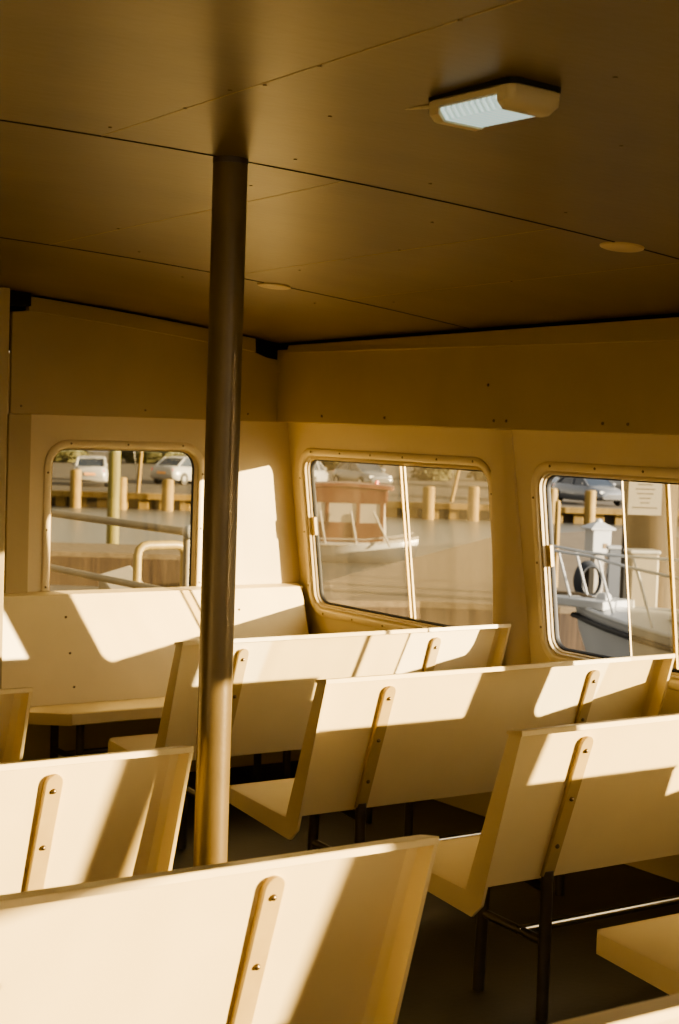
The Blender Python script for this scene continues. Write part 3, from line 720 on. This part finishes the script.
# coach roof, windlass and deck box
MB().loft([[(s,-w,z0),(s,-w*.8,z1),(s,w*.8,z1),(s,w,z0)] for s,w,z0,z1 in ((1.5,.35,zd+.03,zd+.06),(2.0,.62,zd+.02,zd+.30),(2.6,.8,zd,zd+.55),(3.5,1.0,zd-.05,zd+.8),(6.0,1.1,zd-.1,zd+.85))]).build('coach_roof', M['white'], yt, smooth=40)
MB().loft([rl(.08,.07,.03,0),rl(.075,.06,.03,.10),rl(.05,.04,.02,.13)], mx=T(.38,0,zd+.06)).build('windlass', M['white'], yt, smooth=40)
MB().tube([(.25,.05,zd+.10),(.0,.03,zd+.14),(-.5,.0,zd+.12)], .02, 8).build('anchor_chain', M['bolt'], yt, smooth=40)

# pier furniture
def pedestal(px, py, z, d_scale, label, w, hgt, base='offwhite'):
    p = G(px, py, z)
    t = thing('power_pedestal', label, 'pedestal', (p.x,p.y,W(z)), -YAW+.25)
    return t
pt_ = GD(598.5, 522, 31.5)
pd = thing('power_pedestal', 'white power pedestal with a little pyramid roof standing on the pier', 'pedestal', (pt_.x,pt_.y,W(ZP)), -YAW+.3)
hh = pt_.z - W(ZP)
MB().box((-.10,-.10,0),(.10,.10,hh-.62)).build('post', M['offwhite'], pd, bevel=.01)
MB().box((-.19,-.19,hh-.62),(.19,.19,hh-.14)).build('cabinet', M['white'], pd, bevel=.015)
MB().loft([[(-.25,-.25,hh-.14),(.25,-.25,hh-.14),(.25,.25,hh-.14),(-.25,.25,hh-.14)],[(-.25,-.25,hh-.11),(.25,-.25,hh-.11),(.25,.25,hh-.11),(-.25,.25,hh-.11)],[(-.07,-.07,hh),(.07,-.07,hh),(.07,.07,hh),(-.07,.07,hh)]]).build('roof', M['white'], pd)
MB().lathe([(.08,hh-.005),(.06,hh+.05),(.0001,hh+.06)],12).build('finial', M['white'], pd, smooth=40)
MB().box((.02,-.20,hh-.50),(.12,-.19,hh-.40)).build('socket', M['bolt'], pd, bevel=.005)
ph = GD(586, 580, 30.5)
hs = thing('hose_coil', 'coil of dark blue black hose hung on a stand by the pedestal', 'hose', (ph.x,ph.y,W(ZP)), -YAW+.2)
hz = ph.z - W(ZP)
for k_ in range(4):
    r = .30-.02*k_; MB().tube([(r*math.cos(a)*.82+.015*k_, -.06-.03*k_, hz+r*math.sin(a)*1.15) for a in [2*PI*i/24 for i in range(25)]], .028, 8).build('loop', M['hose'], hs, smooth=60)
MB().tube([(-.16,-.1,hz-.2),(-.32,-.1,hz-.5),(-.5,-.12,.03)], .03, 8).build('loose_end', M['hose'], hs, smooth=60)
MB().box((-.05,-.04,0),(.05,.04,hz+.25)).build('stand', M['timberdark'], hs, bevel=.01)
px1 = GD(616, 560, 30.0)
mb_ = thing('meter_box', 'small pale blue grey meter box on the pier right of the hose coil', 'box', (px1.x,px1.y,W(ZP)), -YAW)
MB().box((-.16,-.12,0),(.16,.12,px1.z-W(ZP)+.2)).build('cabinet', M['carsilver'], mb_, bevel=.02)
MB().box((-.18,-.14,px1.z-W(ZP)+.2),(.18,.14,px1.z-W(ZP)+.26)).build('lid', M['white'], mb_, bevel=.02)
# big piling with a notice
pp = GD(648, 560, 22.0)
bp = thing('dolphin_piling', 'thick grey brown wooden piling carrying a white notice', 'piling', (pp.x,pp.y,W(ZW)-.3))
MB().lathe([(.37,0),(.36,3.0),(.355,6.5)], 28).build('shaft', M['piling'], bp, smooth=40)
MB().lathe([(.365,1.0),(.368,1.0),(.368,1.18),(.365,1.18)], 28).build('band', M['bolt'], bp, smooth=40)
pn = GD(645, 496, 21.52)
nt_ = thing('notice', 'white paper notice with faint grey lines fixed to the thick piling', 'notice', (pn.x,pn.y,pn.z), -YAW+.03)
MB().box((-.22,-.012,-.25),(.22,0,.25)).build('sheet', M['paper'], nt_)
random.seed(5)
for i,(w_,z_) in enumerate(((.10,.15),(.13,.09),(.11,.03),(.08,-.03),(.06,-.09),(.17,-.155))):
    MB().box((-w_,-.0145,z_-.008),(w_,-.0125,z_+.008)).build('print_line', M['ink'], nt_)
pk = GD(641, 575, 21.0)
ck = thing('pier_locker', 'pale upright box in front of the thick piling', 'box', (pk.x,pk.y,W(ZW)), -YAW+.1)
zk = pk.z-W(ZW)
MB().box((-.19,-.16,0),(.19,.16,zk+.28)).build('cabinet', M['offwhite'], ck, bevel=.03)
MB().box((-.205,-.175,zk+.28),(.205,.175,zk+.33)).build('lid', M['white'], ck, bevel=.02)

# ------------------------------------------------------------------ light
KS, ES = .90, .180                        # sun travels (-KS, 1, -ES)
sd = Vector((-KS, 1, -ES)).normalized()
sl = bpy.data.lights.new('sun', 'SUN'); sl.energy = 20.0; sl.angle = math.radians(.55); sl.color = (1, .83, .58)
so = bpy.data.objects.new('sun', sl); COL.objects.link(so)
so.rotation_euler = (-sd).to_track_quat('Z', 'Y').to_euler(); so.location = (20,-25,8)
w = bpy.data.worlds.new('sky'); SC.world = w; w.use_nodes = True
nt = w.node_tree; bg = nt.nodes['Background']
tc = nt.nodes.new('ShaderNodeTexCoord'); sx = nt.nodes.new('ShaderNodeSeparateXYZ'); rp = nt.nodes.new('ShaderNodeValToRGB')
nt.links.new(tc.outputs['Generated'], sx.inputs[0]); nt.links.new(sx.outputs['Z'], rp.inputs['Fac']); nt.links.new(rp.outputs['Color'], bg.inputs['Color'])
rp.color_ramp.elements[0].position = 0; rp.color_ramp.elements[0].color = (.95,.76,.48,1)
rp.color_ramp.elements[1].position = .6; rp.color_ramp.elements[1].color = (.44,.43,.40,1)
e = rp.color_ramp.elements.new(.15); e.color = (.75,.66,.52,1)
# brighter warm sky around the low sun
dt = nt.nodes.new('ShaderNodeVectorMath'); dt.operation = 'DOT_PRODUCT'; dt.inputs[1].default_value = tuple(-sd)
nt.links.new(tc.outputs['Generated'], dt.inputs[0])
mx0 = nt.nodes.new('ShaderNodeMath'); mx0.operation = 'MAXIMUM'; mx0.inputs[1].default_value = 0; nt.links.new(dt.outputs['Value'], mx0.inputs[0])
pw = nt.nodes.new('ShaderNodeMath'); pw.operation = 'POWER'; pw.inputs[1].default_value = 3.0; nt.links.new(mx0.outputs[0], pw.inputs[0])
ml = nt.nodes.new('ShaderNodeMath'); ml.operation = 'MULTIPLY_ADD'; ml.inputs[1].default_value = 6.0; ml.inputs[2].default_value = 1.0; nt.links.new(pw.outputs[0], ml.inputs[0])
nt.links.new(ml.outputs[0], bg.inputs['Strength'])

# ------------------------------------------------------------------ camera
cd = bpy.data.cameras.new('camera'); cam = bpy.data.objects.new('camera', cd); COL.objects.link(cam)
cd.sensor_fit = 'VERTICAL'; cd.sensor_height = 36; cd.sensor_width = 24; cd.lens = F_PX/1024*36
cd.clip_start = .05; cd.clip_end = 800
cd.dof.use_dof = True; cd.dof.focus_distance = 4.3; cd.dof.aperture_fstop = 8.0
mx = Matrix((CR, CU, -_f)).transposed().to_4x4(); mx.translation = EYE
cam.matrix_world = mx
SC.camera = cam
SC.view_settings.view_transform = 'AgX'
SC.view_settings.look = 'AgX - Medium High Contrast'
SC.view_settings.exposure = 0.5
